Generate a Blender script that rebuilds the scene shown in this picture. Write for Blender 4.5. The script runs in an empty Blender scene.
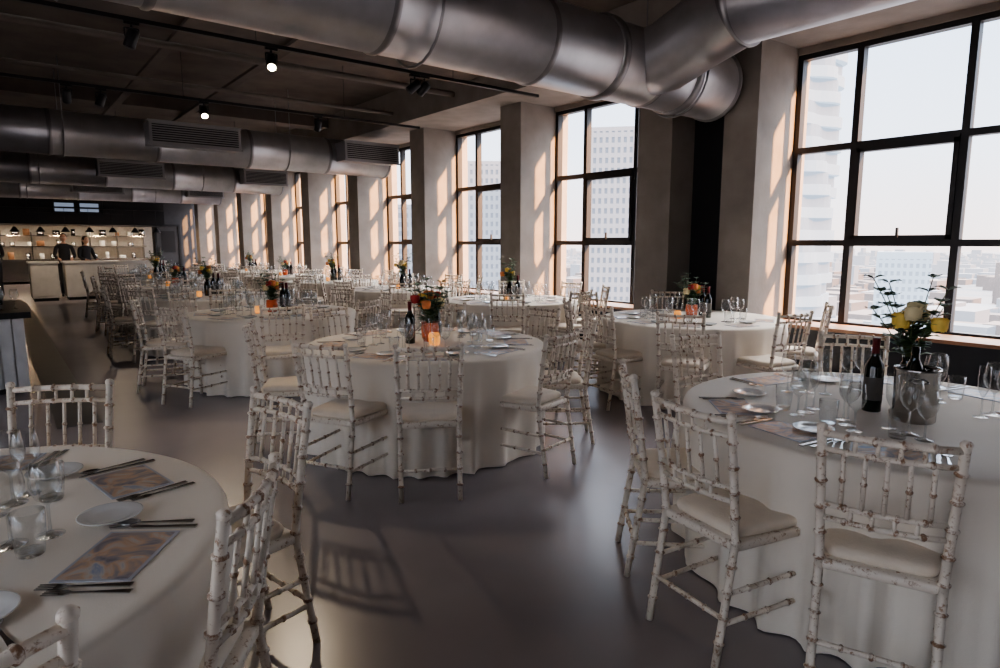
import bpy, bmesh, math, random
from mathutils import Vector, Matrix, noise
random.seed(7)
S=bpy.context.scene
R=math.radians
pi=math.pi

# ------------------------------------------------------------------ materials
def base(name):
    m=bpy.data.materials.new(name); m.use_nodes=True
    nt=m.node_tree; return m,nt,nt.nodes['Principled BSDF']
def mat(name,col,rough=.5,metal=0,var=0.0,scale=5,bump=0,bscale=60,emit=None,es=0,sheen=0,coat=0):
    m,nt,b=base(name)
    b.inputs['Base Color'].default_value=(*col,1)
    b.inputs['Roughness'].default_value=rough
    b.inputs['Metallic'].default_value=metal
    if sheen: b.inputs['Sheen Weight'].default_value=sheen
    if coat: b.inputs['Coat Weight'].default_value=coat
    tc=nt.nodes.new('ShaderNodeTexCoord')
    if var:
        n=nt.nodes.new('ShaderNodeTexNoise'); n.inputs['Scale'].default_value=scale; n.inputs['Detail'].default_value=6
        nt.links.new(tc.outputs['Object'],n.inputs['Vector'])
        r=nt.nodes.new('ShaderNodeValToRGB')
        r.color_ramp.elements[0].position=.3; r.color_ramp.elements[1].position=.7
        r.color_ramp.elements[0].color=(*[c*(1-var) for c in col],1)
        r.color_ramp.elements[1].color=(*[min(1,c*(1+var)) for c in col],1)
        nt.links.new(n.outputs['Fac'],r.inputs['Fac']); nt.links.new(r.outputs['Color'],b.inputs['Base Color'])
    if bump:
        n2=nt.nodes.new('ShaderNodeTexNoise'); n2.inputs['Scale'].default_value=bscale; n2.inputs['Detail'].default_value=4
        nt.links.new(tc.outputs['Object'],n2.inputs['Vector'])
        bp=nt.nodes.new('ShaderNodeBump'); bp.inputs['Strength'].default_value=bump; bp.inputs['Distance'].default_value=.01
        nt.links.new(n2.outputs['Fac'],bp.inputs['Height']); nt.links.new(bp.outputs['Normal'],b.inputs['Normal'])
    if emit:
        b.inputs['Emission Color'].default_value=(*emit,1); b.inputs['Emission Strength'].default_value=es
    return m
def worn(name,th,wid=.05,dark=(.36,.22,.13)):
    m,nt,b=base(name); b.inputs['Roughness'].default_value=.5
    tc=nt.nodes.new('ShaderNodeTexCoord'); oi=nt.nodes.new('ShaderNodeObjectInfo')
    add=nt.nodes.new('ShaderNodeVectorMath'); add.operation='ADD'
    nt.links.new(tc.outputs['Object'],add.inputs[0]); nt.links.new(oi.outputs['Random'],add.inputs[1])
    n=nt.nodes.new('ShaderNodeTexNoise'); n.inputs['Scale'].default_value=50; n.inputs['Detail'].default_value=6; n.inputs['Roughness'].default_value=.7
    nt.links.new(add.outputs[0],n.inputs['Vector'])
    r=nt.nodes.new('ShaderNodeValToRGB'); e=r.color_ramp.elements
    e[0].position=th-wid; e[0].color=(.76,.67,.56,1); e[1].position=th+wid; e[1].color=(*dark,1)
    nt.links.new(n.outputs['Fac'],r.inputs['Fac']); nt.links.new(r.outputs['Color'],b.inputs['Base Color'])
    return m
def glass(name,tint=(.96,.98,.98),lo=.04,hi=.8,pw=3.5,rough=.02):
    m=bpy.data.materials.new(name); m.use_nodes=True; nt=m.node_tree
    nt.nodes.clear(); o=nt.nodes.new('ShaderNodeOutputMaterial')
    t=nt.nodes.new('ShaderNodeBsdfTransparent'); t.inputs['Color'].default_value=(*tint,1)
    g=nt.nodes.new('ShaderNodeBsdfGlossy'); g.inputs['Roughness'].default_value=rough
    f=nt.nodes.new('ShaderNodeLayerWeight'); f.inputs['Blend'].default_value=.5
    p=nt.nodes.new('ShaderNodeMath'); p.operation='POWER'; p.inputs[1].default_value=pw
    mu=nt.nodes.new('ShaderNodeMath'); mu.operation='MULTIPLY_ADD'; mu.use_clamp=True; mu.inputs[1].default_value=hi-lo; mu.inputs[2].default_value=lo
    mx=nt.nodes.new('ShaderNodeMixShader')
    nt.links.new(f.outputs['Facing'],p.inputs[0]); nt.links.new(p.outputs[0],mu.inputs[0]); nt.links.new(mu.outputs[0],mx.inputs[0])
    nt.links.new(t.outputs[0],mx.inputs[1]); nt.links.new(g.outputs[0],mx.inputs[2]); nt.links.new(mx.outputs[0],o.inputs[0])
    return m
M={}
M['floor']=mat('resin_floor',(.265,.235,.243),.27,var=.06,scale=1.3,bump=.012,bscale=90)
M['floord']=mat('dark_floor',(.05,.047,.05),.5,var=.1)
M['conc']=mat('plaster_concrete',(.26,.232,.207),.8,var=.14,scale=3,bump=.25,bscale=25)
M['ceil']=mat('ceiling_concrete',(.12,.10,.086),.9,var=.25,scale=2,bump=.3,bscale=12)
M['dark']=mat('dark_wall',(.05,.05,.055),.7,var=.1)
M['black']=mat('black_metal',(.012,.013,.016),.45)
M['duct']=mat('galvanised_steel',(.46,.465,.485),.38,.8,var=.12,scale=4)
M['seam']=mat('duct_seam',(.28,.28,.29),.4,.8)
M['wh']=worn('limewash',.595); M['wr']=worn('limewash_worn',.49,.07,(.27,.15,.085))
M['cush']=mat('seat_cushion',(.76,.65,.52),.85,var=.08,scale=6,bump=.2,bscale=120,sheen=.2)
M['cloth']=mat('linen_cloth',(.80,.72,.61),.8,var=.03,scale=3,bump=.12,bscale=350,sheen=.2)
M['glass']=glass('clear_glass',(.93,.94,.94),.06,.95,2.0)
M['pane']=glass('window_glass',(.96,.97,.98),.03,.6,5,0.0)
M['steel']=mat('cutlery_steel',(.55,.54,.53),.18,1)
M['bsteel']=mat('brushed_steel',(.56,.54,.52),.16,1,var=.08,scale=30)
M['porc']=mat('white_porcelain',(.78,.77,.74),.15,coat=.5)
M['paper']=mat('menu_paper',(.48,.49,.54),.4)
M['wine']=mat('wine_bottle_glass',(.008,.012,.008),.06,coat=.6)
M['foil']=mat('bottle_foil',(.12,.012,.015),.35,.3)
M['label']=mat('bottle_label',(.10,.09,.08),.6,var=.1,scale=40)
M['leaf']=mat('leaf_green',(.07,.14,.05),.55,var=.35,scale=20)
M['euc']=mat('eucalyptus',(.13,.20,.14),.6,var=.25,scale=20)
M['stem']=mat('stem',(.10,.13,.05),.6)
M['yel']=mat('yellow_petal',(.88,.62,.14),.55,var=.12,scale=40)
M['cream']=mat('cream_petal',(.80,.68,.40),.55,var=.1,scale=40)
M['red']=mat('red_petal',(.50,.05,.045),.55,var=.2,scale=40)
M['pink']=mat('pink_petal',(.80,.28,.10),.55,var=.2,scale=40)
M['orange']=mat('orange_jar',(.70,.15,.05),.3,coat=.4)
M['candle']=mat('amber_candle',(.8,.3,.06),.3,emit=(1,.42,.1),es=.5)
M['wood']=mat('oak_sill',(.34,.17,.085),.45,var=.25,scale=9)
M['board']=mat('painted_boards',(.62,.61,.60),.55,var=.08,scale=8)
M['counter']=mat('counter_front',(.56,.53,.49),.6,var=.08)
M['ctop']=mat('counter_top',(.6,.58,.55),.35)
M['tile']=mat('kitchen_tile',(.40,.38,.35),.3,var=.1,scale=12)
M['lamp']=mat('lamp_lens',(1,.9,.7),.3,emit=(1,.83,.58),es=45)
M['warm']=mat('kitchen_lamp',(1,.9,.7),.3,emit=(1,.72,.4),es=7)
M['grey']=mat('grille_grey',(.30,.30,.31),.45,.2)
M['skin']=mat('skin',(.52,.31,.22),.5); M['hair']=mat('hair',(.03,.02,.015),.6)
M['shirt']=mat('black_shirt',(.02,.02,.024),.8); M['trous']=mat('trousers',(.025,.025,.03),.8); M['apron']=mat('white_jacket',(.6,.6,.6),.8)
M['shoe']=mat('shoe',(.01,.01,.01),.4)
M['sign']=mat('menu_screen',(.1,.1,.12),.4,emit=(.5,.6,.8),es=.25)
HAZE_GLOW=(.48,.55,.70)  # distance haze painted as emission; facades and ground below glow with it
M['bld1']=mat('facade_pale',(.05,.048,.046),.8,emit=HAZE_GLOW,es=.7)
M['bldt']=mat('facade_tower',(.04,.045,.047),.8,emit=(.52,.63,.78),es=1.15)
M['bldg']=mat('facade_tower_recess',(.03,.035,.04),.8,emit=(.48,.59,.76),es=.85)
M['bld2']=mat('facade_glass',(.025,.03,.04),.5,emit=HAZE_GLOW,es=.45)
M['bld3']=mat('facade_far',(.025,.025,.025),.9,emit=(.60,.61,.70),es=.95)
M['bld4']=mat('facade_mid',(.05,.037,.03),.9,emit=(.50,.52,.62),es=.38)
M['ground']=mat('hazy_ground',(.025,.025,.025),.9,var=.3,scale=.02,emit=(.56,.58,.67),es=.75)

# menu picture
m,nt,b=base('menu_print'); b.inputs['Roughness'].default_value=.35
tc=nt.nodes.new('ShaderNodeTexCoord'); n=nt.nodes.new('ShaderNodeTexNoise'); n.inputs['Scale'].default_value=8; n.inputs['Detail'].default_value=3; n.inputs['Distortion'].default_value=1.5
nt.links.new(tc.outputs['Object'],n.inputs['Vector'])
r=nt.nodes.new('ShaderNodeValToRGB'); cr=r.color_ramp
cr.elements[0].position=.32; cr.elements[0].color=(.14,.13,.18,1)
cr.elements[1].position=.72; cr.elements[1].color=(.68,.60,.50,1)
for p,c in ((.42,(.34,.30,.31,1)),(.5,(.62,.42,.28,1)),(.57,(.60,.55,.50,1)),(.64,(.30,.36,.50,1))):
    e=cr.elements.new(p); e.color=c
nt.links.new(n.outputs['Fac'],r.inputs['Fac']); nt.links.new(r.outputs['Color'],b.inputs['Base Color'])
M['print']=m

# ------------------------------------------------------------------ mesh helpers
def box(bm,x0,x1,y0,y1,z0,z1,mi=0):
    v=[bm.verts.new(p) for p in ((x0,y0,z0),(x1,y0,z0),(x1,y1,z0),(x0,y1,z0),(x0,y0,z1),(x1,y0,z1),(x1,y1,z1),(x0,y1,z1))]
    for f in ((3,2,1,0),(4,5,6,7),(0,1,5,4),(1,2,6,5),(2,3,7,6),(3,0,4,7)):
        bm.faces.new([v[i] for i in f]).material_index=mi
def tube(bm,pts,rads,seg=8,mi=0,mis=None,cap=True):
    pts=[Vector(p) for p in pts]; n=len(pts)
    if not hasattr(rads,'__len__'): rads=[rads]*n
    rings=[]; ref=None
    for i,p in enumerate(pts):
        t=(pts[min(i+1,n-1)]-pts[max(i-1,0)])
        if t.length<1e-9: t=Vector((0,0,1))
        t.normalize()
        if ref is None:
            ref=Vector((1,0,0)) if abs(t.x)<.8 else Vector((0,1,0))
        u=(ref-t*ref.dot(t)).normalized(); w=t.cross(u); ref=u
        rings.append([bm.verts.new(p+(u*math.cos(a)+w*math.sin(a))*rads[i]) for a in [2*pi*k/seg for k in range(seg)]])
    for i in range(n-1):
        for k in range(seg):
            f=bm.faces.new((rings[i][k],rings[i][(k+1)%seg],rings[i+1][(k+1)%seg],rings[i+1][k]))
            f.smooth=True; f.material_index=mis[i] if mis else mi
    if cap:
        f=bm.faces.new(rings[0][::-1]); f.material_index=mi
        f=bm.faces.new(rings[-1]); f.material_index=mi
def lathe(bm,prof,seg=20,mi=0,mis=None,c=(0,0,0)):
    rings=[]
    for r,z in prof:
        if r<1e-5: rings.append([bm.verts.new((c[0],c[1],c[2]+z))])
        else: rings.append([bm.verts.new((c[0]+r*math.cos(2*pi*k/seg),c[1]+r*math.sin(2*pi*k/seg),c[2]+z)) for k in range(seg)])
    for i in range(len(prof)-1):
        a,b_=rings[i],rings[i+1]
        for k in range(seg):
            if len(a)==1 and len(b_)==1: continue
            if len(a)==1: vs=(a[0],b_[(k+1)%seg],b_[k])
            elif len(b_)==1: vs=(a[k],a[(k+1)%seg],b_[0])
            else: vs=(a[k],a[(k+1)%seg],b_[(k+1)%seg],b_[k])
            f=bm.faces.new(vs); f.smooth=True; f.material_index=mis[i] if mis else mi
def poly(bm,pts,z0,z1,mi=0):
    a=[bm.verts.new((x,y,z0)) for x,y in pts]; b_=[bm.verts.new((x,y,z1)) for x,y in pts]; n=len(pts)
    bm.faces.new(a[::-1]).material_index=mi; bm.faces.new(b_).material_index=mi
    for i in range(n): bm.faces.new((a[i],a[(i+1)%n],b_[(i+1)%n],b_[i])).material_index=mi
def ell(bm,c,r,mi=0,seg=14,rg=9,fn=None):
    vs=[]
    for i in range(rg+1):
        th=pi*i/rg; row=[]
        for k in range(seg):
            ph=2*pi*k/seg
            d=Vector((math.sin(th)*math.cos(ph),math.sin(th)*math.sin(ph),math.cos(th)))
            if fn: d=fn(d)
            row.append(bm.verts.new((c[0]+d.x*r[0],c[1]+d.y*r[1],c[2]+d.z*r[2])))
            if i in(0,rg): break
        vs.append(row)
    for i in range(rg):
        for k in range(seg):
            a,b_=vs[i],vs[i+1]
            if len(a)==1: q=(a[0],b_[k],b_[(k+1)%seg])
            elif len(b_)==1: q=(a[k],b_[0],a[(k+1)%seg])
            else: q=(a[k],b_[k],b_[(k+1)%seg],a[(k+1)%seg])
            f=bm.faces.new(q); f.smooth=True; f.material_index=mi
def mesh(name,bm,mats):
    me=bpy.data.meshes.new(name); bmesh.ops.recalc_face_normals(bm,faces=bm.faces[:]) if len(bm.faces)<60000 else None
    bm.to_mesh(me); bm.free()
    for k in mats: me.materials.append(M[k])
    return me
def inst(name,me,loc=(0,0,0),rz=0,sc=1,parent=None):
    o=bpy.data.objects.new(name,me); S.collection.objects.link(o)
    o.location=loc; o.rotation_euler=(0,0,rz); o.scale=(sc,sc,sc)
    if parent: o.parent=parent
    return o
def obj(name,bm,mats,loc=(0,0,0),rz=0):
    return inst(name,mesh(name,bm,mats),loc,rz)
def boxobj(name,mats,*bs):
    bm=bmesh.new()
    for b_ in bs: box(bm,*b_)
    return obj(name,bm,mats)

# ------------------------------------------------------------------ room shell
D=7.2; Y0,Y1=-4.6,30.6; XL=-5.0; ZC=4.2
boxobj('floor',['floor'],(XL-.2,D+.3,Y0-.2,Y1+.2,-.2,0))
boxobj('floor_strip',['floord'],(.3,.62,6.2,20.2,0,.003))
bm=bmesh.new(); box(bm,XL-.2,D+.4,Y0-.2,Y1+.2,ZC,ZC+.3)
obj('ceiling',bm,['ceil'])
for i,yb in enumerate((1.2,7.9,13.5,19.3,25.2)):
    boxobj('ceiling_beam',['ceil'],(XL,5.95,yb,yb+.45,3.95,ZC))
boxobj('soffit_beam',['conc'],(5.95,D+.3,Y0,Y1,3.62,ZC))
# left wall: unseen windows added near the camera to fill the room with light
LW=[(-4.1,-1.3),(-.9,1.9),(2.3,5.1)]
segs=[(-4.8,-4.1),(-1.3,-.9),(1.9,2.3),(5.1,Y1+.2)]
boxobj('wall_left',['dark'],*[(XL-.2,XL,a,b_,0,ZC) for a,b_ in segs],*[(XL-.2,XL,a,b_,0,.35) for a,b_ in LW],*[(XL-.2,XL,a,b_,3.7,ZC) for a,b_ in LW])
boxobj('wall_front',['dark'],(XL,D+.3,Y0-.2,Y0,0,ZC))
nwin=[20]
def fill_win(a,b_):
    bm=bmesh.new(); t=.05
    def bb(p,q,z0,z1): box(bm,XL-.14,XL-.06,p,q,z0,z1)
    bb(a,b_,.35,.4); bb(a,b_,3.65,3.7)
    for p in (a,(a+b_)/2-t/2,b_-t): bb(p,p+t,.4,3.65)
    bb(a+t,b_-t,2.5,2.55)
    vv=((XL-.1,a,.4),(XL-.1,b_,.4),(XL-.1,b_,3.65),(XL-.1,a,3.65))
    bm.faces.new([bm.verts.new(c) for c in vv]).material_index=1
    obj('window_%d'%nwin[0],bm,['black','pane']); nwin[0]+=1
for a,b_ in LW: fill_win(a,b_)
boxobj('wall_back',['dark'],(XL,D+.3,Y1,Y1+.2,0,ZC))
boxobj('wall_right',['dark','conc'],(D,D+.3,Y0,Y1,0,.59),(D,D+.3,Y0,Y1,3.55,3.62,1))
cols=[(-4.6,-4.1),(-1.8,-1.3),(1.0,1.5),(3.8,4.2),(4.92,5.43)]+[(7.72+2.8*k,8.22+2.8*k) for k in range(8)]
for a,b_ in cols:
    boxobj('column',['conc'],(6.5 if a!=3.8 else 6.46,D+.3,a,b_,0,3.62))
boxobj('wall_niche_panel',['black'],(6.95,7.05,4.2,4.92,0,3.62))
# windows
wins=[(-4.1,-1.8),(-1.3,1.0),(1.5,3.8),(5.43,7.72)]+[(8.22+2.8*k,10.52+2.8*k) for k in range(8)]
for i,(a,b_) in enumerate(wins):
    bm=bmesh.new(); x0,x1=D+.03,D+.13; t=.055
    z0,z1=.59,3.55
    L=b_-a
    m1=a+L*.285; m2=a+L*.715
    box(bm,x0,x1,a,b_,z0,z0+t); box(bm,x0,x1,a,b_,z1-t,z1)
    box(bm,x0,x1,a,a+t,z0+t,z1-t); box(bm,x0,x1,b_-t,b_,z0+t,z1-t)
    for mm in (m1,m2): box(bm,x0,x1,mm-t*.6,mm+t*.6,z0+t,z1-t)
    for zz in (1.50,2.52):
        for (p,q) in ((a+t,m1-t*.6),(m1+t*.6,m2-t*.6),(m2+t*.6,b_-t)):
            box(bm,x0,x1,p,q,zz-t*.6,zz+t*.6)
    # opening casement in the centre bay
    p,q=m1+t*.6,m2-t*.6; zA,zB=1.50+t*.6,2.52-t*.6; s=.045
    box(bm,x0-.02,x1-.02,p,q,zA,zA+s); box(bm,x0-.02,x1-.02,p,q,zB-s,zB+.03)
    box(bm,x0-.02,x1-.02,p,p+s,zA,zB); box(bm,x0-.02,x1-.02,q-s,q,zA,zB)
    box(bm,x0-.05,x0-.02,(p+q)/2-.01,(p+q)/2+.01,zA+.02,zA+.12)
    v=[bm.verts.new(c) for c in ((D+.08,a+t,z0+t),(D+.08,b_-t,z0+t),(D+.08,b_-t,z1-t),(D+.08,a+t,z1-t))]
    bm.faces.new(v).material_index=1
    obj('window_%d'%(i+1),bm,['black','pane'])
    boxobj('trim_%d'%(i+1),['wood','black'],(6.78,D+.03,a,b_,.585,.62),(6.86,D,a,b_,.0,.585,1))

# ------------------------------------------------------------------ ducts
def duct_x(y,z,r,x0,x1,name='ventilation_duct'):
    bm=bmesh.new(); pts=[];rad=[];mis=[]
    x=x0
    while x<x1-.3:
        pts+=[(x,y,z),(x+.015,y,z),(x+.045,y,z),(x+.06,y,z)]; rad+=[r,r+.012,r+.012,r]; mis+=[1,1,1,0]
        x+=1.45
    pts.append((x1-.04,y,z)); rad.append(r); mis.append(1)
    pts+=[(x1-.03,y,z),(x1,y,z)]; rad+=[r+.02,r+.02]; mis+=[1,1]
    tube(bm,pts,rad,36,0,mis)
    return obj(name,bm,['duct','seam'])
def add_hangers(y,r,z,xs):
    bm=bmesh.new()
    for x in xs:
        for s in(-1,1):
            tube(bm,[(x,y+s*(r+.01),z),(x,y+s*(r+.01),ZC)],.006,5)
        tube(bm,[(x,y+(r+.012)*math.cos(a),z+(r+.012)*math.sin(a)) for a in [pi+pi*k/12 for k in range(13)]],.012,5)
    obj('duct_hanger',bm,['seam'])
duct_x(4.3,3.19,.35,XL,6.35)
add_hangers(4.3,.38,3.19,(-2,.4,2.6,5.7))
# run toward the near end of the room with take-off
bm=bmesh.new(); pts=[];rad=[];mis=[]
XD=5.1
y=Y0
while y<2.6:
    pts+=[(XD,y,3.46),(XD,y+.015,3.46),(XD,y+.045,3.46),(XD,y+.06,3.46)]; rad+=[.31,.322,.322,.31]; mis+=[1,1,1,0]; y+=1.45
pts+=[(XD,3.15,3.46),(XD,3.17,3.455),(XD,3.22,3.45),(XD,3.25,3.44),(XD,3.6,3.34),(XD,3.95,3.22),(XD,4.3,3.19)]; rad+=[.31,.335,.335,.315,.315,.315,.30]; mis+=[1,1,1,0,0,0,0]
tube(bm,pts,rad,32,0,mis); obj('ventilation_duct',bm,['duct','seam'])
bm=bmesh.new()
for x in (4.5,5.6): 
    tube(bm,[(x,4.3,3.19),(x+.02,4.3,3.19),(x+.08,4.3,3.19),(x+.10,4.3,3.19)],[.352,.375,.375,.352],36)
obj('duct_collar',bm,['seam'])
for yd,r in ((12,.33),(18,.33),(24,.33),(28.6,.28)):
    duct_x(yd,3.15,r,XL,6.45) if yd<28 else duct_x(26.9,3.62,r,XL,6.45)
    if yd>28: continue
    add_hangers(yd,r,3.15,(-3,1,4.4))
    for xd in (-.6,2.75,5.85):
        bm=bmesh.new(); w=.68 if xd<5 else .56
        box(bm,xd-w,xd+w,yd-r-.38,yd-r+.06,3.02,3.36,0)
        yf=yd-r-.38
        box(bm,xd-w-.02,xd+w+.02,yf-.02,yf,3.00,3.03,0); box(bm,xd-w-.02,xd+w+.02,yf-.02,yf,3.35,3.38,0)
        box(bm,xd-w+.04,xd+w-.04,yf-.004,yf,3.06,3.32,1)
        k=3.08
        while k<3.31: box(bm,xd-w+.04,xd+w-.04,yf-.022,yf-.004,k,k+.012,0); k+=.035
        obj('air_diffuser',bm,['grey','black'])
# pipes on ceiling
bm=bmesh.new()
for yy,zz,rr in ((6.0,3.8,.03),(8.65,3.8,.045),(10.6,3.8,.03),(15.6,3.8,.04)):
    tube(bm,[(XL,yy,zz),(5.9,yy,zz)],rr,8)
obj('ceiling_pipe',bm,['ceil'])
bm=bmesh.new()
for x in (1.9,3.1): box(bm,x,x+.12,5,28,3.90,3.94)
obj('cable_tray',bm,['ceil'])

# tracks and spots
def track(y,x1):
    bm=bmesh.new(); box(bm,XL+.02,x1,y-.02,y+.02,3.40,3.435)
    for x in (-3,-.5,2.2,4.5): tube(bm,[(x,y,3.43),(x,y,ZC-.002)],.004,5)
    obj('lighting_track',bm,['black'])
for y in (6.6,9.6,15.2,19.2): track(y,5.85)
def spot(x,y,lit,tilt=35,az=0,en=60,soft=.05):
    bm=bmesh.new()
    box(bm,-.06,.06,-.018,.018,-.0,.024)
    tube(bm,[(0,0,.0),(0,0,-.03)],.012,8)
    tube(bm,[(-.055,0,-.03),(.055,0,-.03)],.008,6)
    for s in(-1,1): tube(bm,[(s*.055,0,-.03),(s*.055,0,-.10)],.007,6)
    q=Matrix.Rotation(R(az),3,'Z')@Matrix.Rotation(R(tilt),3,'X')
    d=q@Vector((0,0,-1)); c=Vector((0,0,-.10))
    tube(bm,[c-d*.07,c-d*.05,c+d*.08,c+d*.095],[.03,.048,.05,.046],18)
    e=c+d*.097
    tube(bm,[e,e+d*.003],[.038,.038],16,1 if lit else 0)
    o=obj('track_spotlight',bm,['black','lamp'],(x,y,3.375))
    if lit:
        l=bpy.data.lights.new('spot_beam','SPOT'); l.energy=en; l.color=(1,.8,.58); l.spot_size=R(70); l.spot_blend=.7; l.shadow_soft_size=soft
        lo=bpy.data.objects.new('spot_beam',l); S.collection.objects.link(lo); lo.parent=o; lo.location=e+d*.02
        lo.rotation_euler=d.to_track_quat('-Z','Y').to_euler()
for x,l,t,a in ((1.13,0,20,60),(2.34,1,-40,-20),(3.97,0,50,70),(4.1,0,50,30)): spot(x,6.6,l,t,a,75)
for x,l,t,a in ((.89,0,40,0),(1.25,0,20,90),(2.45,1,-40,-10),(4.07,0,30,0)): spot(x,9.6,l,t,a)
for x,l in ((1.9,1),(3.6,0),(5,0)): spot(x,15.2,l,-40,0)
for x,l in ((.6,1),(1.9,1),(4.0,1)): spot(x,19.2,l,28,0,70)

# ------------------------------------------------------------------ chair
def bamboo(bm,p0,p1,r,n,seg=8,mids=None):
    pl=[Vector(p0)]+([Vector(m_) for m_ in mids] if mids else [])+[Vector(p1)]
    Ls=[(pl[i+1]-pl[i]).length for i in range(len(pl)-1)]; T=sum(Ls)
    def at(s):
        s=max(0,min(T,s))
        for i,l in enumerate(Ls):
            if s<=l+1e-9: return pl[i].lerp(pl[i+1],s/l if l else 0)
            s-=l
        return pl[-1]
    P=[at(0)];Q=[r];mi=[0]
    w=.007
    for k in range(1,n+1):
        s=T*k/(n+1)
        for ds,rr,mm in ((-w,1,1),(-w*.4,1.38,1),(w*.4,1.38,1),(w,1,0)):
            P.append(at(s+ds)); Q.append(r*rr); mi.append(mm)
    P.append(at(T)); Q.append(r); mi.append(0)
    tube(bm,P,Q,seg,0,mi)
def chair_mesh():
    bm=bmesh.new()
    def by(z):  # back lean
        return -.195-.16*max(0,z-.45)**1.15 if z>.45 else -.195-.07*(.45-z)/.45
    def bx(z): return .172+.03*(z-.45) if z>.45 else .172
    for s in(-1,1):
        zs=[0,.22,.45,.6,.75,.925]
        pp=[(s*bx(z),by(z),z) for z in zs]
        bamboo(bm,pp[0],pp[-1],.0145,9,8,pp[1:-1])
        ell(bm,(s*bx(.925),by(.925),.927),(.018,.018,.014),0,8,5)
        bamboo(bm,(s*.195,.205,0),(s*.185,.19,.435),.0145,4)
        for z in (.16,.27):
            t=z/.435
            bamboo(bm,(s*.172,by(z),z),(s*(.195-.01*t),.205-.015*t,z),.0095,3,6)
    for z in (.20,.31):
        bamboo(bm,(-.19,.2,z),(.19,.2,z),.0095,3,6)
    bamboo(bm,(-.172,by(.18),.18),(.172,by(.18),.18),.0095,3,6)
    rails=(.905,.852,.660,.612)
    def rail(z,r,n):
        k=6; w=bx(z)
        pts=[(w*(-1+2*i/k),by(z)-.028*(1-(-1+2*i/k)**2),z) for i in range(k+1)]
        bamboo(bm,pts[0],pts[-1],r,n,7,pts[1:-1])
    def P(z,x): return (x,by(z)-.028*(1-(x/bx(z))**2),z)
    for i,z in enumerate(rails): rail(z,.0125 if i==0 else .0095,4)
    for x in (-.12,-.06,0,.06,.12):
        bamboo(bm,P(.852,x),P(.660,x),.0075,1,6)
    for x in (-.09,-.03,.03,.09):
        bamboo(bm,P(.905,x),P(.852,x),.007,0,6); bamboo(bm,P(.660,x),P(.612,x),.007,0,6)
    # seat frame (trapezoid with rounded corners) + cushion
    def outline(hw0,hw1,y0,y1,rc,n=5):
        pts=[]
        for (cx,cy,a0) in ((hw1-rc,y1-rc,0),(-hw1+rc,y1-rc,90),(-hw0+rc,y0+rc,180),(hw0-rc,y0+rc,270)):
            for k in range(n): 
                a=R(a0+90*k/(n-1)); pts.append((cx+rc*math.cos(a),cy+rc*math.sin(a)))
        return pts
    o=outline(.185,.208,-.205,.215,.03)
    def loft(layers,mi):
        rings=[[bm.verts.new((x,y,z)) for x,y in ol] for ol,z in layers]
        for a,b_ in zip(rings,rings[1:]):
            n=len(a)
            for i in range(n):
                f=bm.faces.new((a[i],a[(i+1)%n],b_[(i+1)%n],b_[i])); f.material_index=mi; f.smooth=True
        bm.faces.new(rings[0][::-1]).material_index=mi
        f=bm.faces.new(rings[-1]); f.material_index=mi; f.smooth=True
    def scl(ol,s): 
        return [(x*s,(y-.005)*s+.005) for x,y in ol]
    loft([(scl(o,.97),.424),(o,.43),(o,.452),(scl(o,.97),.458)],0)
    c=outline(.165,.195,-.175,.205,.05)
    loft([(scl(c,.97),.4585),(scl(c,1.0),.468),(scl(c,1.01),.48),(scl(c,.98),.492),(scl(c,.9),.499),(scl(c,.7),.503),(scl(c,.3),.505)],2)
    return mesh('dining_chair',bm,['wh','wr','cush'])
CH=chair_mesh()

# ------------------------------------------------------------------ table
TR=.9
def table_mesh(seed):
    rnd=random.Random(seed); bm=bmesh.new(); seg=220
    ph=[rnd.uniform(0,6.28) for _ in range(6)]
    nf=rnd.choice((11,12,13))
    layers=[(0,.75,0),(.3,.75,0),(.6,.75,0),(.86,.75,0),(.885,.748,0),(.897,.742,0),(.902,.73,0)]
    for k in range(1,12): layers.append((.902,.73-(.722)*k/11,k/11))
    rings=[]
    for r,z,t in layers:
        if r==0: rings.append([bm.verts.new((0,0,z))]); continue
        row=[]
        for k in range(seg):
            a=2*pi*k/seg
            f=0
            if t>0:
                w=math.sin(nf*a+ph[0]+1.6*math.sin(3*a+ph[1])+.3*t)
                amp=.75+.25*math.sin(4*a+ph[4])
                w=(1.02-math.sqrt(w*w+.01))*2-1
                f=(t**.6)*(.046*w*amp+.010*math.sin(2*nf*a+ph[2])+.012*math.sin(5*a+ph[3])) -.012*t
            rr=r+f
            row.append(bm.verts.new((rr*math.cos(a),rr*math.sin(a),z)))
        rings.append(row)
    for i in range(len(rings)-1):
        a,b_=rings[i],rings[i+1]
        for k in range(seg):
            q=(a[0],b_[k],b_[(k+1)%seg]) if len(a)==1 else (a[k],b_[k],b_[(k+1)%seg],a[(k+1)%seg])
            f=bm.faces.new(q); f.smooth=True
    return mesh('banquet_table',bm,['cloth'])
TM=[table_mesh(i) for i in range(4)]

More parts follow.
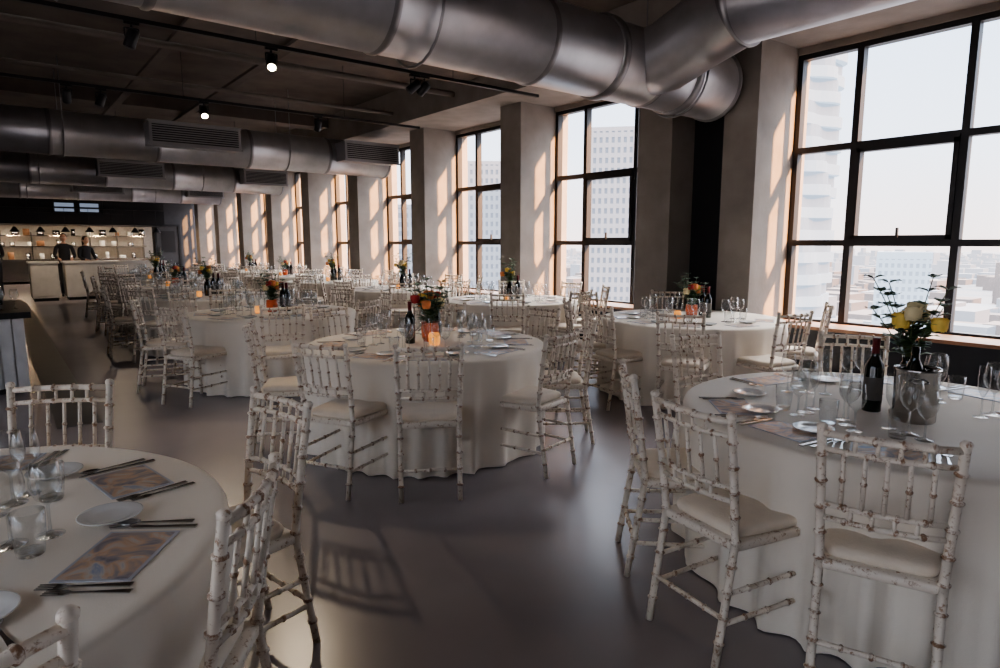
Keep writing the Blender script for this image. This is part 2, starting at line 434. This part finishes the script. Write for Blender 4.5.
# ------------------------------------------------------------------ tableware
bm=bmesh.new(); lathe(bm,[(0,.002),(.034,.0005),(.035,.002),(.012,.006),(.0045,.014),(.0038,.05),(.0042,.085),(.012,.094),(.028,.108),(.038,.13),(.0395,.15),(.036,.175),(.031,.205),(.0300,.2055)],20)
WG=mesh('wine_glass',bm,['glass'])
bm=bmesh.new(); lathe(bm,[(0,.001),(.028,.0005),(.030,.004),(.036,.06),(.037,.11),(.0358,.1105)],20); lathe(bm,[(0,.012),(.029,.013)],20)
TG=mesh('water_tumbler',bm,['glass'])
bm=bmesh.new(); lathe(bm,[(0,.001),(.030,.0005),(.030,.002),(.008,.006),(.0036,.014),(.0036,.09),(.010,.10),(.022,.13),(.0245,.17),(.021,.225),(.0202,.2255)],18)
FG=mesh('champagne_flute',bm,['glass'])
bm=bmesh.new(); lathe(bm,[(0,.0),(.045,.0),(.05,.004),(.082,.012),(.088,.016),(.0885,.018),(.085,.0185),(.06,.011),(.048,.008),(0,.008)],36)
PL=mesh('side_plate',bm,['porc'])
bm=bmesh.new()
poly(bm,[(-.009,-.10),(.009,-.10),(.0035,-.01),(.0035,.035),(.012,.05),(.012,.062),(-.012,.062),(-.012,.05),(-.0035,.035),(-.0035,-.01)],.002,.0045)
for x in (-.0105,-.0035,.0035,.0105): poly(bm,[(x-.0016,.06),(x+.0016,.06),(x+.001,.10),(x-.001,.10)],.002,.0045)
FK=mesh('dinner_fork',bm,['steel'])
bm=bmesh.new()
poly(bm,[(-.009,-.11),(.009,-.11),(.006,.0),(.010,.02),(.010,.09),(.004,.118),(-.005,.11),(-.006,.0)],.0,.004)
KN=mesh('dinner_knife',bm,['steel'])
bm=bmesh.new()
poly(bm,[(-.009,-.10),(.009,-.10),(.0035,-.01),(.0035,.045),(-.0035,.045),(-.0035,-.01)],.002,.0045)
ell(bm,(0,.068,.006),(.019,.03,.0055),0,14,8,lambda d:Vector((d.x,d.y,d.z if d.z<.2 else .2-(d.z-.2)*.6)))
SP=mesh('dessert_spoon',bm,['steel'])
bm=bmesh.new(); box(bm,-.125,.125,-.088,.088,0,.003,0); box(bm,-.117,.117,-.080,.080,.003,.0036,1)
ME=mesh('menu_card',bm,['paper','print'])
bm=bmesh.new(); lathe(bm,[(0,.0),(.034,.0),(.0375,.004),(.0375,.05),(.0378,.051),(.0378,.15),(.0375,.151),(.0375,.185),(.033,.205),(.017,.235),(.0145,.25),(.0148,.251),(.0148,.30),(.0155,.302),(.0155,.315),(0,.316)],24,0,[0,0,0,0,1,0,0,0,0,0,2,2,2,2,2])
WB=mesh('wine_bottle',bm,['wine','label','foil'])
bm=bmesh.new(); lathe(bm,[(0,0),(.07,0),(.075,.006),(.078,.19),(.080,.20),(.082,.207),(.080,.213),(.076,.21),(.074,.20),(.068,.02),(0,.018)],36)
lathe(bm,[(0,.02),(.036,.02),(.037,.18),(.03,.21),(.015,.245),(.0148,.29),(0,.291)],18,1,c=(.02,.01,0))
for s in(-1,1):
    tube(bm,[(s*.076,-.03,.17),(s*.098,-.03,.168),(s*.102,0,.165),(s*.098,.03,.168),(s*.076,.03,.17)],.004,6)
IB=mesh('ice_bucket',bm,['bsteel','wine'])
bm=bmesh.new(); lathe(bm,[(0,0),(.03,0),(.036,.02),(.036,.06),(.03,.075),(.028,.075),(.033,.06),(.033,.02),(0,.01)],18)
CD=mesh('tealight_holder',bm,['candle'])

def rose(bm,c,r,mi):
    def fn(d): 
        a=math.atan2(d.y,d.x); k=1+.10*math.sin(5*a+7*d.z)+.06*math.sin(9*a-11*d.z)
        return Vector((d.x*k,d.y*k,d.z*(.85 if d.z>0 else 1.0)))
    ell(bm,c,(r*.72,r*.72,r*.8),mi,16,10,fn)
    for L in range(2):
        n=5
        for k in range(n):
            a=2*pi*(k+.5*L)/n+c[0]*40
            rr=r*(.62+.22*L); t=Vector((-math.sin(a),math.cos(a),0)); o=Vector((math.cos(a),math.sin(a),0))
            P=[]
            for i in range(5):
                s=-1+i*.5; row=[]
                for j in range(4):
                    h=-.7+1.35*j/3
                    row.append(bm.verts.new(Vector(c)+t*(s*r*.62*(1-.2*abs(h)))+o*(rr*(1-.28*s*s)+r*.22*max(0,h)**2+(-.2*r if j==0 else 0))+Vector((0,0,r*(h-.12*s*s-.12*L)))))
                P.append(row)
            for i in range(4):
                for j in range(3):
                    f=bm.faces.new((P[i][j],P[i+1][j],P[i+1][j+1],P[i][j+1])); f.smooth=True; f.material_index=mi
def leaf(bm,p,d,L,w,mi):
    p=Vector(p); d=Vector(d).normalized(); s=d.cross(Vector((0,0,1)))
    if s.length<.1: s=Vector((1,0,0))
    s.normalize(); up=s.cross(d)
    A=bm.verts.new(p); B=bm.verts.new(p+d*L-up*L*.15)
    l=[bm.verts.new(p+d*L*t+s*w*q+up*.12*w) for t,q in((.3,.45),(.65,.42))]
    r_=[bm.verts.new(p+d*L*t-s*w*q+up*.12*w) for t,q in((.3,.45),(.65,.42))]
    c=[bm.verts.new(p+d*L*t) for t in(.3,.65)]
    for q in ((A,l[0],c[0]),(A,c[0],r_[0]),(l[0],l[1],c[1],c[0]),(c[0],c[1],r_[1],r_[0]),(l[1],B,c[1]),(c[1],B,r_[1])):
        f=bm.faces.new(q); f.smooth=True; f.material_index=mi
def bouquet(seed,vase,heads,h0,spread,euc):
    rnd=random.Random(seed); bm=bmesh.new()
    # mats: 0 vase,1 stem,2 leaf,3 euc,4 yel,5 cream,6 red,7 pink
    if vase=='bottle':
        lathe(bm,[(0,0),(.036,0),(.038,.01),(.04,.11),(.03,.15),(.02,.17),(.022,.185),(.019,.185),(.017,.17),(0,.12)],22)
        top=.18
    else:
        lathe(bm,[(0,0),(.035,0),(.045,.02),(.05,.07),(.045,.10),(.048,.105),(.043,.105),(.04,.09),(0,.07)],22); top=.10
    for i,mi in enumerate(heads):
        a=2.4*i+rnd.random(); d=spread*(.25+.75*((i*37%10)/10))
        e=Vector((math.cos(a)*d,math.sin(a)*d,h0*rnd.uniform(.78,1.0)))
        m_=Vector((e.x*.35,e.y*.35,top+(e.z-top)*.5))
        tube(bm,[(0,0,top-.06),m_,e],.0022,5,1)
        rose(bm,e,rnd.uniform(.026,.036),mi)
        for k in range(4):
            b_=rnd.uniform(0,6.28); leaf(bm,m_.lerp(e,.1+.22*k),(math.cos(b_),math.sin(b_),.4),rnd.uniform(.055,.085),.035,2)
    for i in range(euc):
        a=rnd.uniform(0,6.28); d=spread*rnd.uniform(.6,1.35); hh=h0*rnd.uniform(.95,1.28)
        prev=Vector((0,0,top-.05)); e=Vector((math.cos(a)*d,math.sin(a)*d,hh)); pts=[prev]
        for k in range(1,8):
            t=k/7; pts.append(Vector((e.x*t**1.4,e.y*t**1.4,top-.05+(hh-top+.05)*t)))
        tube(bm,pts,.0017,5,1)
        for k in range(2,8):
            for s in(-1,1):
                b_=a+pi/2*s+rnd.uniform(-.5,.5)+k*1.2
                leaf(bm,pts[k],(math.cos(b_),math.sin(b_),.35),rnd.uniform(.035,.05),.045,3)
    for i in range(16):
        b_=rnd.uniform(0,6.28); leaf(bm,(0,0,top+.01*i*.6),(math.cos(b_),math.sin(b_),rnd.uniform(0,.8)),rnd.uniform(.06,.12),.04,2)
    return mesh('flower_arrangement',bm,['wine' if vase=='bottle' else 'orange','stem','leaf','euc','yel','cream','red','pink'])
B1=bouquet(3,'bottle',[4,5,5,4,4,5],.36,.11,7)
B2=bouquet(5,'jar',[7,6,5,4,7,6,7],.27,.11,8)
B3=bouquet(9,'bottle',[4,7,4,5,7],.34,.10,7)

# ------------------------------------------------------------------ lay tables
def setting(cx,cy,ang,detail,rnd):
    a=R(ang); o=Vector((math.cos(a),math.sin(a),0)); t=-Vector((math.sin(a),-math.cos(a),0))
    rz=a+pi/2
    def P(x,rad): 
        p=Vector((cx,cy,.7505))+o*rad+t*x; return p
    j=lambda s:rnd.uniform(-s,s)
    inst('menu_card',ME,P(j(.004),.69+j(.01)),rz+j(.06))
    inst('side_plate',PL,P(-.26,.545),rz,.9)
    if detail:
        inst('dinner_fork',FK,P(-.148,.70),rz+j(.02)); inst('dinner_fork',FK,P(-.174,.72),rz+j(.02),.92)
        inst('dinner_knife',KN,P(.150,.71),rz+j(.02)); inst('dessert_spoon',SP,P(.180,.70),rz+j(.02))
    inst('wine_glass',WG,P(.065+j(.008),.40),0,1.08+j(.05))
    inst('wine_glass',WG,P(.12+j(.008),.46+j(.01)),0,.95)
    inst('water_tumbler',TG,P(.02+j(.008),.49+j(.01)),0)
    if detail or rnd.random()<.4: inst('champagne_flute',FG,P(.0,.34),0)
def table(cx,cy,angs,detail,dist,decor,idx):
    rnd=random.Random(idx*13+1)
    inst('banquet_table',TM[idx%4],(cx,cy,0),rnd.uniform(0,6))
    for i,a in enumerate(angs):
        ds=dist[i] if hasattr(dist,'__len__') else dist+rnd.uniform(-.03,.05)
        jj=0 if detail else rnd.uniform(-4,4)
        r=ds-.22 # seat centre
        aa=R(a)
        inst('dining_chair',CH,(cx+math.cos(aa)*r,cy+math.sin(aa)*r,0),aa+pi/2+R(jj))
        setting(cx,cy,a,detail,rnd)
    decor(cx,cy)
def dec_std(me,ang):
    def f(cx,cy):
        a=R(ang)
        inst('flower_arrangement',me,(cx,cy,.7505),a,1.25)
        inst('wine_bottle',WB,(cx+.16*math.cos(a+1.9),cy+.16*math.sin(a+1.9),.7505))
        inst('wine_bottle',WB,(cx+.18*math.cos(a+2.6),cy+.18*math.sin(a+2.6),.7505))
        inst('tealight_holder',CD,(cx+.17*math.cos(a-.8),cy+.17*math.sin(a-.8),.7505))
    return f
def dec_fr(cx,cy):
    inst('ice_bucket',IB,(3.03,.99,.7505),.4,1.08)
    inst('wine_bottle',WB,(3.06,1.17,.7505),1,1.05)
    inst('flower_arrangement',B1,(3.22,1.09,.7505),.6,1.3)
def dec_fl(cx,cy):
    inst('flower_arrangement',B2,(cx-.15,cy-.1,.7505)); inst('wine_bottle',WB,(cx-.25,cy+.05,.7505))
def dec_mid(cx,cy):
    inst('flower_arrangement',B2,(cx+.05,cy+.02,.7505),.5,1.4)
    inst('wine_bottle',WB,(cx-.12,cy+.03,.7505)); inst('tealight_holder',CD,(cx-.02,cy-.15,.7505),0,1.2)
    inst('wine_bottle',WB,(cx+.18,cy+.14,.7505))
table(3.14,1.12,[170,138,76,30,-15,-60,-160],True,[1.19,1.14,1.25,1.25,1.25,1.25,1.08],dec_fr,0)
table(-.39,2.12,[61,11.4,-35,-76,105,150,-165],True,[1.13,1.18,.98,1.01,1.25,1.25,1.25],dec_fl,1)
table(2.55,4.14,[-121,-151,-76,-38,4,50,100,155],True,[1.22,1.22,1.18,1.22,1.25,1.25,1.25,1.22],dec_mid,2)
ev=lambda a0,n=8:[a0+360/n*i for i in range(n)]
table(5.52,3.86,[-148,-105,-62,48,100,140,-185],False,1.22,dec_std(B2,-150),3)
table(2.38,7.06,ev(-150),False,1.24,dec_std(B2,-120),4)
table(5.42,6.65,ev(-130),False,1.22,dec_std(B3,-100),5)
table(2.4,9.8,ev(-140),False,1.24,dec_std(B3,-100),6)
table(5.35,9.4,ev(-120),False,1.24,dec_std(B1,-100),7)
table(2.55,12.6,ev(-150),False,1.24,dec_std(B2,-100),8)
table(5.35,12.2,ev(-135),False,1.24,dec_std(B3,-100),9)
table(2.75,15.4,ev(-140),False,1.24,dec_std(B1,-100),10)
table(5.4,15.0,ev(-125),False,1.24,dec_std(B2,-100),11)
table(3.3,18.3,ev(-150),False,1.24,dec_std(B3,-100),12)
table(5.5,17.9,ev(-110),False,1.22,dec_std(B3,-100),13)

# ------------------------------------------------------------------ bar at left
bm=bmesh.new()
box(bm,-3.2,.20,7.95,9.6,.06,.76,0); box(bm,-3.15,.15,8.0,9.55,0,.06,1)
x=-3.2
while x<.19:
    box(bm,x+.006,min(x+.104,.20),7.925,7.95,.06,.76,0); x+=.11
box(bm,-3.25,.26,7.88,9.65,.76,.82,1)
obj('bar_counter',bm,['board','black'])
for x,y in ((-.1,8.6),(.02,9.0),(-.3,8.7),(-.15,9.2)):
    inst('wine_bottle',WB,(x,y,.8205))
for i in range(6): inst('wine_glass',WG,(-.45+.12*i,8.25+.07*(i%2),.8205))

# ------------------------------------------------------------------ kitchen
def counter(x0,x1,y0,y1,h=1.0):
    bm=bmesh.new(); box(bm,x0,x1,y0,y1,.08,h-.05,0); box(bm,x0+.04,x1-.04,y0+.05,y1-.05,0,.08,2)
    box(bm,x0-.03,x1+.03,y0-.03,y1+.03,h-.05,h,1)
    k=x0+.02
    while k<x1-.05: box(bm,k,min(k+.56,x1-.02),y0-.012,y0,.14,h-.1,0); k+=.6
    obj('kitchen_counter',bm,['counter','ctop','black'])
counter(.75,1.35,20.3,21.1,1.02); counter(1.5,2.75,20.3,21.1,1.02); counter(-3.5,.1,20.9,21.7,1.02); counter(2.9,4.3,22.4,23.1,.95)
# back-of-house wall
bm=bmesh.new(); box(bm,-4.9,5.3,29.9,30.3,0,2.15,0)
obj('kitchen_back_wall',bm,['tile'])
boxobj('wall_bulkhead',['black'],(-4.9,5.35,27.6,30.3,2.15,3.3))
bm=bmesh.new()
box(bm,-4.5,5.1,29.2,29.85,.1,.9,0)
for z in (1.35,1.75): box(bm,-4.4,5.0,29.55,29.9,z,z+.03,0)
for k in range(11):
    x=-4.3+k*.92; box(bm,x,x+.03,29.6,29.88,.9,1.9,0)
obj('kitchen_shelving',bm,['bsteel'])
rnd=random.Random(4)
bm=bmesh.new()
for z in (.9,1.38,1.78):
    x=-4.2
    while x<4.9:
        r=rnd.uniform(.06,.13); h=rnd.uniform(.12,.26); mi=rnd.choice((0,0,1,2))
        lathe(bm,[(0,0),(r,0),(r*1.03,h),(r*.97,h),(r*.94,.02),(0,.02)],14,mi,c=(x,29.72,z+.001))
        x+=rnd.uniform(.3,.6)
obj('kitchen_pots',bm,['bsteel','porc','wood'])
for k in range(7):
    bm=bmesh.new(); x=.7+k*.72
    tube(bm,[(0,0,.0),(0,0,.65)],.006,6)
    lathe(bm,[(.03,.0),(.05,-.02),(.14,-.16),(.15,-.17),(.135,-.165),(.04,-.02),(0,-.01)],20)
    lathe(bm,[(0,-.15),(.04,-.13),(.045,-.10),(0,-.06)],12,1)
    o=obj('heat_lamp',bm,['black','warm'],(x,27.4,2.05))
    if k%2==0:
        l=bpy.data.lights.new('heat_bulb','POINT'); l.energy=20; l.color=(1,.70,.42); l.shadow_soft_size=.05
        lo=bpy.data.objects.new('heat_bulb',l); S.collection.objects.link(lo); lo.parent=o; lo.location=(0,0,-.2)
boxobj('wall_lamp_rail',['black'],(.3,5.3,27.35,27.45,2.7,2.76))
for k in range(4):
    boxobj('menu_screen',['black','sign'],(1.1+k*.75,1.75+k*.75,27.53,27.59,2.55,2.95,0),(1.14+k*.75,1.71+k*.75,27.52,27.53,2.6,2.9,1) if k in(1,2) else (1.14+k*.75,1.71+k*.75,27.52,27.53,2.6,2.9,0))
for x in (-2.5,.5,3.5):
    l=bpy.data.lights.new('kitchen_light','AREA'); l.energy=17; l.color=(1,.86,.70); l.shape='RECTANGLE'; l.size=2.2; l.size_y=.15
    lo=bpy.data.objects.new('kitchen_light',l); S.collection.objects.link(lo); lo.location=(x,28.9,2.12)
# door
bm=bmesh.new()
box(bm,5.5,5.58,30.49,30.59,0,2.2); box(bm,6.42,6.5,30.49,30.59,0,2.2); box(bm,5.5,6.5,30.49,30.59,2.2,2.28)
box(bm,5.58,6.42,30.53,30.58,.01,2.2,1); box(bm,5.68,5.70,30.46,30.50,.9,1.3,2); box(bm,5.68,5.70,30.5,30.53,.9,.93,2); box(bm,5.68,5.70,30.5,30.53,1.27,1.3,2)
box(bm,5.75,6.28,30.52,30.53,1.1,2.0,0)
obj('door_1',bm,['black','dark','bsteel','grey'])

# ------------------------------------------------------------------ people
def person(loc,rz,shirt='shirt',bend=0.0,hair_long=False,sc=1.0,arms='work'):
    V=[];E=[];Rr=[]
    def v(p,r,par=None):
        V.append(p);Rr.append(r)
        if par is not None:E.append((par,len(V)-1))
        return len(V)-1
    f=lambda y,z:(y-bend*max(0,z-.95),z)
    def J(x,y,z): yy,zz=f(y,z); return (x,yy,zz)
    pel=v(J(0,0,.95),(.155,.105)); wa=v(J(0,0,1.10),(.135,.095),pel); ch=v(J(0,.0,1.30),(.165,.11),wa); uc=v(J(0,0,1.41),(.12,.08),ch)
    nk=v(J(0,-.005,1.50),(.052,.055),uc); v(J(0,-.02,1.57),(.05,.052),nk)
    for s in(-1,1):
        sh=v(J(s*.175,0,1.40),(.062,.062),uc)
        if arms=='work':
            el=v(J(s*.235,-.06,1.14),(.045,.045),sh); wr=v(J(s*.15,-.28,1.06),(.028,.026),el); pm=v(J(s*.135,-.35,1.05),(.036,.018),wr)
            dv=Vector((-s*.02,-1,-.15))
        else:
            el=v(J(s*.24,.02,1.12),(.045,.045),sh); wr=v(J(s*.245,-.08,.88),(.028,.026),el); pm=v(J(s*.24,-.10,.81),(.018,.034),wr)
            dv=Vector((0,-.25,-1))
        for k in range(4):
            o=(k-1.5)*.018; L=(.06,.072,.066,.05)[k]
            side=Vector((1,0,0)) if arms=='work' else Vector((0,1,0))
            p0=Vector(V[pm])+side*o*.9+dv.normalized()*.02; p1=p0+dv.normalized()*L*.55; p2=p1+(dv+Vector((0,0,-.5))).normalized()*L*.5
            a=v(tuple(p0),(.009,.009),pm); b_=v(tuple(p1),(.008,.008),a); v(tuple(p2),(.007,.007),b_)
        side=Vector((-s,0,0)) if arms=='work' else Vector((0,-1,0))
        a=v(tuple(Vector(V[wr]).lerp(Vector(V[pm]),.6)+side*.03),(.010,.010),pm); v(tuple(Vector(V[a])+side*.015+dv.normalized()*.035),(.008,.008),a)
        hp=v((s*.095,0,.88),(.095,.10),pel); kn=v((s*.105,-.015,.49),(.058,.062),hp); an=v((s*.11,.02,.09),(.038,.042),kn); v((s*.12,-.13,.035),(.042,.03),an)
    me=bpy.data.meshes.new('body_src'); me.from_pydata(V,E,[]); o=bpy.data.objects.new('body_src',me); S.collection.objects.link(o)
    md=o.modifiers.new('Skin','SKIN')
    if not me.skin_vertices: return None
    for i,r in enumerate(Rr): me.skin_vertices[0].data[i].radius=r
    me.skin_vertices[0].data[0].use_root=True
    sb=o.modifiers.new('Sub','SUBSURF'); sb.levels=1; sb.render_levels=1
    dg=bpy.context.evaluated_depsgraph_get(); bme=bpy.data.meshes.new_from_object(o.evaluated_get(dg))
    bpy.data.objects.remove(o)
    bme.name='body'
    for k in (shirt,'trous','skin','shoe'): bme.materials.append(M[k])
    for p in bme.polygons:
        c=p.center; p.use_smooth=True
        hand=(abs(c.x)>.08 and ((arms=='work' and c.y+bend*(c.z-.95)<-.24 and c.z>.9) or (arms!='work' and abs(c.x)>.19 and c.z<.9 and c.z>.6)))
        if hand or c.z>1.485: p.material_index=2
        elif c.z<.075: p.material_index=3
        elif c.z<.93: p.material_index=1
        else: p.material_index=0
    em=bpy.data.objects.new('person',None); S.collection.objects.link(em); em.location=loc; em.rotation_euler=(0,0,rz); em.scale=(sc,)*3
    inst('body',bme,parent=em)
    bm=bmesh.new()
    yy,_=f(-.03,1.64); c=(0,yy,1.64)
    def hf(d):
        k=1.0
        if d.z<0: k=1-.28*(-d.z)**1.5
        fy=d.y*(1.0); 
        if d.y<-.75 and -.45<d.z<.05: fy-=.16*max(0,1-abs(d.x)/.22)*(1-abs(d.z+.18)/.3)
        return Vector((d.x*k,fy,d.z))
    ell(bm,c,(.075,.096,.118),0,24,18,hf)
    for s in(-1,1):
        ell(bm,(c[0]+s*.076,c[1]+.01,c[2]-.005),(.010,.022,.032),0,8,6)
        ell(bm,(c[0]+s*.030,c[1]-.086,c[2]+.010),(.012,.008,.007),2,8,6)
        ell(bm,(c[0]+s*.030,c[1]-.089,c[2]+.028),(.017,.006,.004),1,8,5)
    ell(bm,(c[0],c[1]-.088,c[2]-.056),(.023,.008,.007),3,10,6)
    ell(bm,(c[0],c[1]+.018,c[2]+.026),(.083,.098,.106),1,20,14,lambda d:Vector((d.x,d.y if d.y>-.6 else -.6-(abs(d.y)-.6)*.3,d.z if d.z>-.35 else -.35)))
    if hair_long: ell(bm,(c[0],c[1]+.06,c[2]-.07),(.075,.055,.13),1,14,10)
    o=obj('head',bm,['skin','hair','porc','red']); o.parent=em
    return em
person((1.62,21.75,0),0,'shirt',.12,False,1.0)
person((2.12,21.8,0),.5,'shirt',.05,True,.96)
person((.05,22.2,0),-.3,'shirt',.02,False,1.02)
person((-.25,20.35,0),2.6,'shirt',0,True,.97,'stand')

# ------------------------------------------------------------------ outside
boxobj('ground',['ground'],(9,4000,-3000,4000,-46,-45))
def polar(ang,d): a=R(ang); return d*math.sin(a),d*math.cos(a)
def curvy_tower(ang,d,rad,zt,fl=3.1):
    bm=bmesh.new(); x,y=polar(ang,d); z=-45; n=72
    while z<zt:
        for (rr,h0,h1,mi) in ((1.0,0,1.2,0),(.965,1.2,fl,1)):
            pts=[]
            for k in range(n):
                a=2*pi*k/n; q=rad*rr*(1+.05*math.sin(9*a+z*.5))
                pts.append((q*math.cos(a),q*math.sin(a)))
            poly(bm,pts,z+h0,z+h1,mi)
        z+=fl
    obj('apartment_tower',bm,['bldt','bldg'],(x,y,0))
curvy_tower(59.0,90,10.0,48,2.6)
def block(name,ang,d,w,dp,zt,m=('bld1','bld2'),fl=3.4,bay=2.4):
    bm=bmesh.new(); z=-45
    box(bm,-w/2+.3,w/2-.3,-dp/2+.3,dp/2-.3,-45,zt-.5,1)
    while z<zt:
        box(bm,-w/2,w/2,-dp/2,dp/2,z,z+fl*.45,0); z+=fl
    k=-w/2
    while k<w/2:
        box(bm,k,k+.9,-dp/2-.05,dp/2+.05,-45,zt-1,0); k+=bay
    box(bm,-w/2,w/2,-dp/2,dp/2,zt-1.2,zt,0)
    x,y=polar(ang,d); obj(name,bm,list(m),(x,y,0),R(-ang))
block('office_tower',48.0,210,17,17,36,fl=3.0,bay=1.8)
block('office_tower',36.8,240,18,18,30,fl=3.0,bay=1.8)
block('apartment_block',70.4,280,17,17,-3,('bldt','bldg'),2.8,1.9)
block('apartment_block',47,200,24,20,-18,('bld1','bld2'))
block('apartment_block',34,220,24,20,-18,('bld4','bld2'))
block('apartment_block',66.8,230,10,12,-24,('bld4','bld2'))
block('office_tower',29.5,260,22,18,16)
bm=bmesh.new(); rnd=random.Random(11)
for i in range(2600):
    a=rnd.uniform(8,100); d=rnd.uniform(320,2800)
    x,y=polar(a,d); w=rnd.uniform(8,28); l=rnd.uniform(8,28)
    h=rnd.uniform(5,14)+(rnd.random()<.08)*rnd.uniform(8,22)
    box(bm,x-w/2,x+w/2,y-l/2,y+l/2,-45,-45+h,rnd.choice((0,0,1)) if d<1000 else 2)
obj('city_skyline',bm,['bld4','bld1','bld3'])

# ------------------------------------------------------------------ light
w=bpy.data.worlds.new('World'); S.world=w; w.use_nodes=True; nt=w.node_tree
bg=nt.nodes['Background']; tc=nt.nodes.new('ShaderNodeTexCoord'); sx=nt.nodes.new('ShaderNodeSeparateXYZ')
rp=nt.nodes.new('ShaderNodeValToRGB'); e=rp.color_ramp.elements
e[0].position=0.0; e[0].color=(.88,.76,.74,1)
e[1].position=1.0; e[1].color=(.88,.84,.84,1)
q=e.new(.12); q.color=(.77,.82,.93,1)
q=e.new(.3); q.color=(.62,.75,.96,1)
q=e.new(.5); q.color=(.86,.84,.86,1)
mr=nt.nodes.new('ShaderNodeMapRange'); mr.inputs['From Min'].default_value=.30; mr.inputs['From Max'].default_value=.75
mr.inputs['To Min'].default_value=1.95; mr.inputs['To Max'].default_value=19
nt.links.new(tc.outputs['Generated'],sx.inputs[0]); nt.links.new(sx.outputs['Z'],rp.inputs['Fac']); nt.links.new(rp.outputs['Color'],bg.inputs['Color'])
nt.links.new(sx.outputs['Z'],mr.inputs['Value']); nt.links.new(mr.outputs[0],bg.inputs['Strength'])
sl=bpy.data.lights.new('sun','SUN'); sl.energy=19; sl.color=(1,.47,.17); sl.angle=R(1.5)
so=bpy.data.objects.new('sun',sl); S.collection.objects.link(so)
so.rotation_euler=Vector((-.33,1,-.42)).to_track_quat('-Z','Y').to_euler()

cam=bpy.data.cameras.new('camera'); co=bpy.data.objects.new('camera',cam); S.collection.objects.link(co)
cam.sensor_width=36; cam.lens=23.04; cam.clip_end=6000; cam.clip_start=.05
co.location=(0,0,1.5); co.rotation_euler=(R(90-8.1),0,R(-38.3)); S.camera=co
S.view_settings.view_transform='AgX'
S.view_settings.look='AgX - Medium High Contrast'
S.view_settings.exposure=0.7
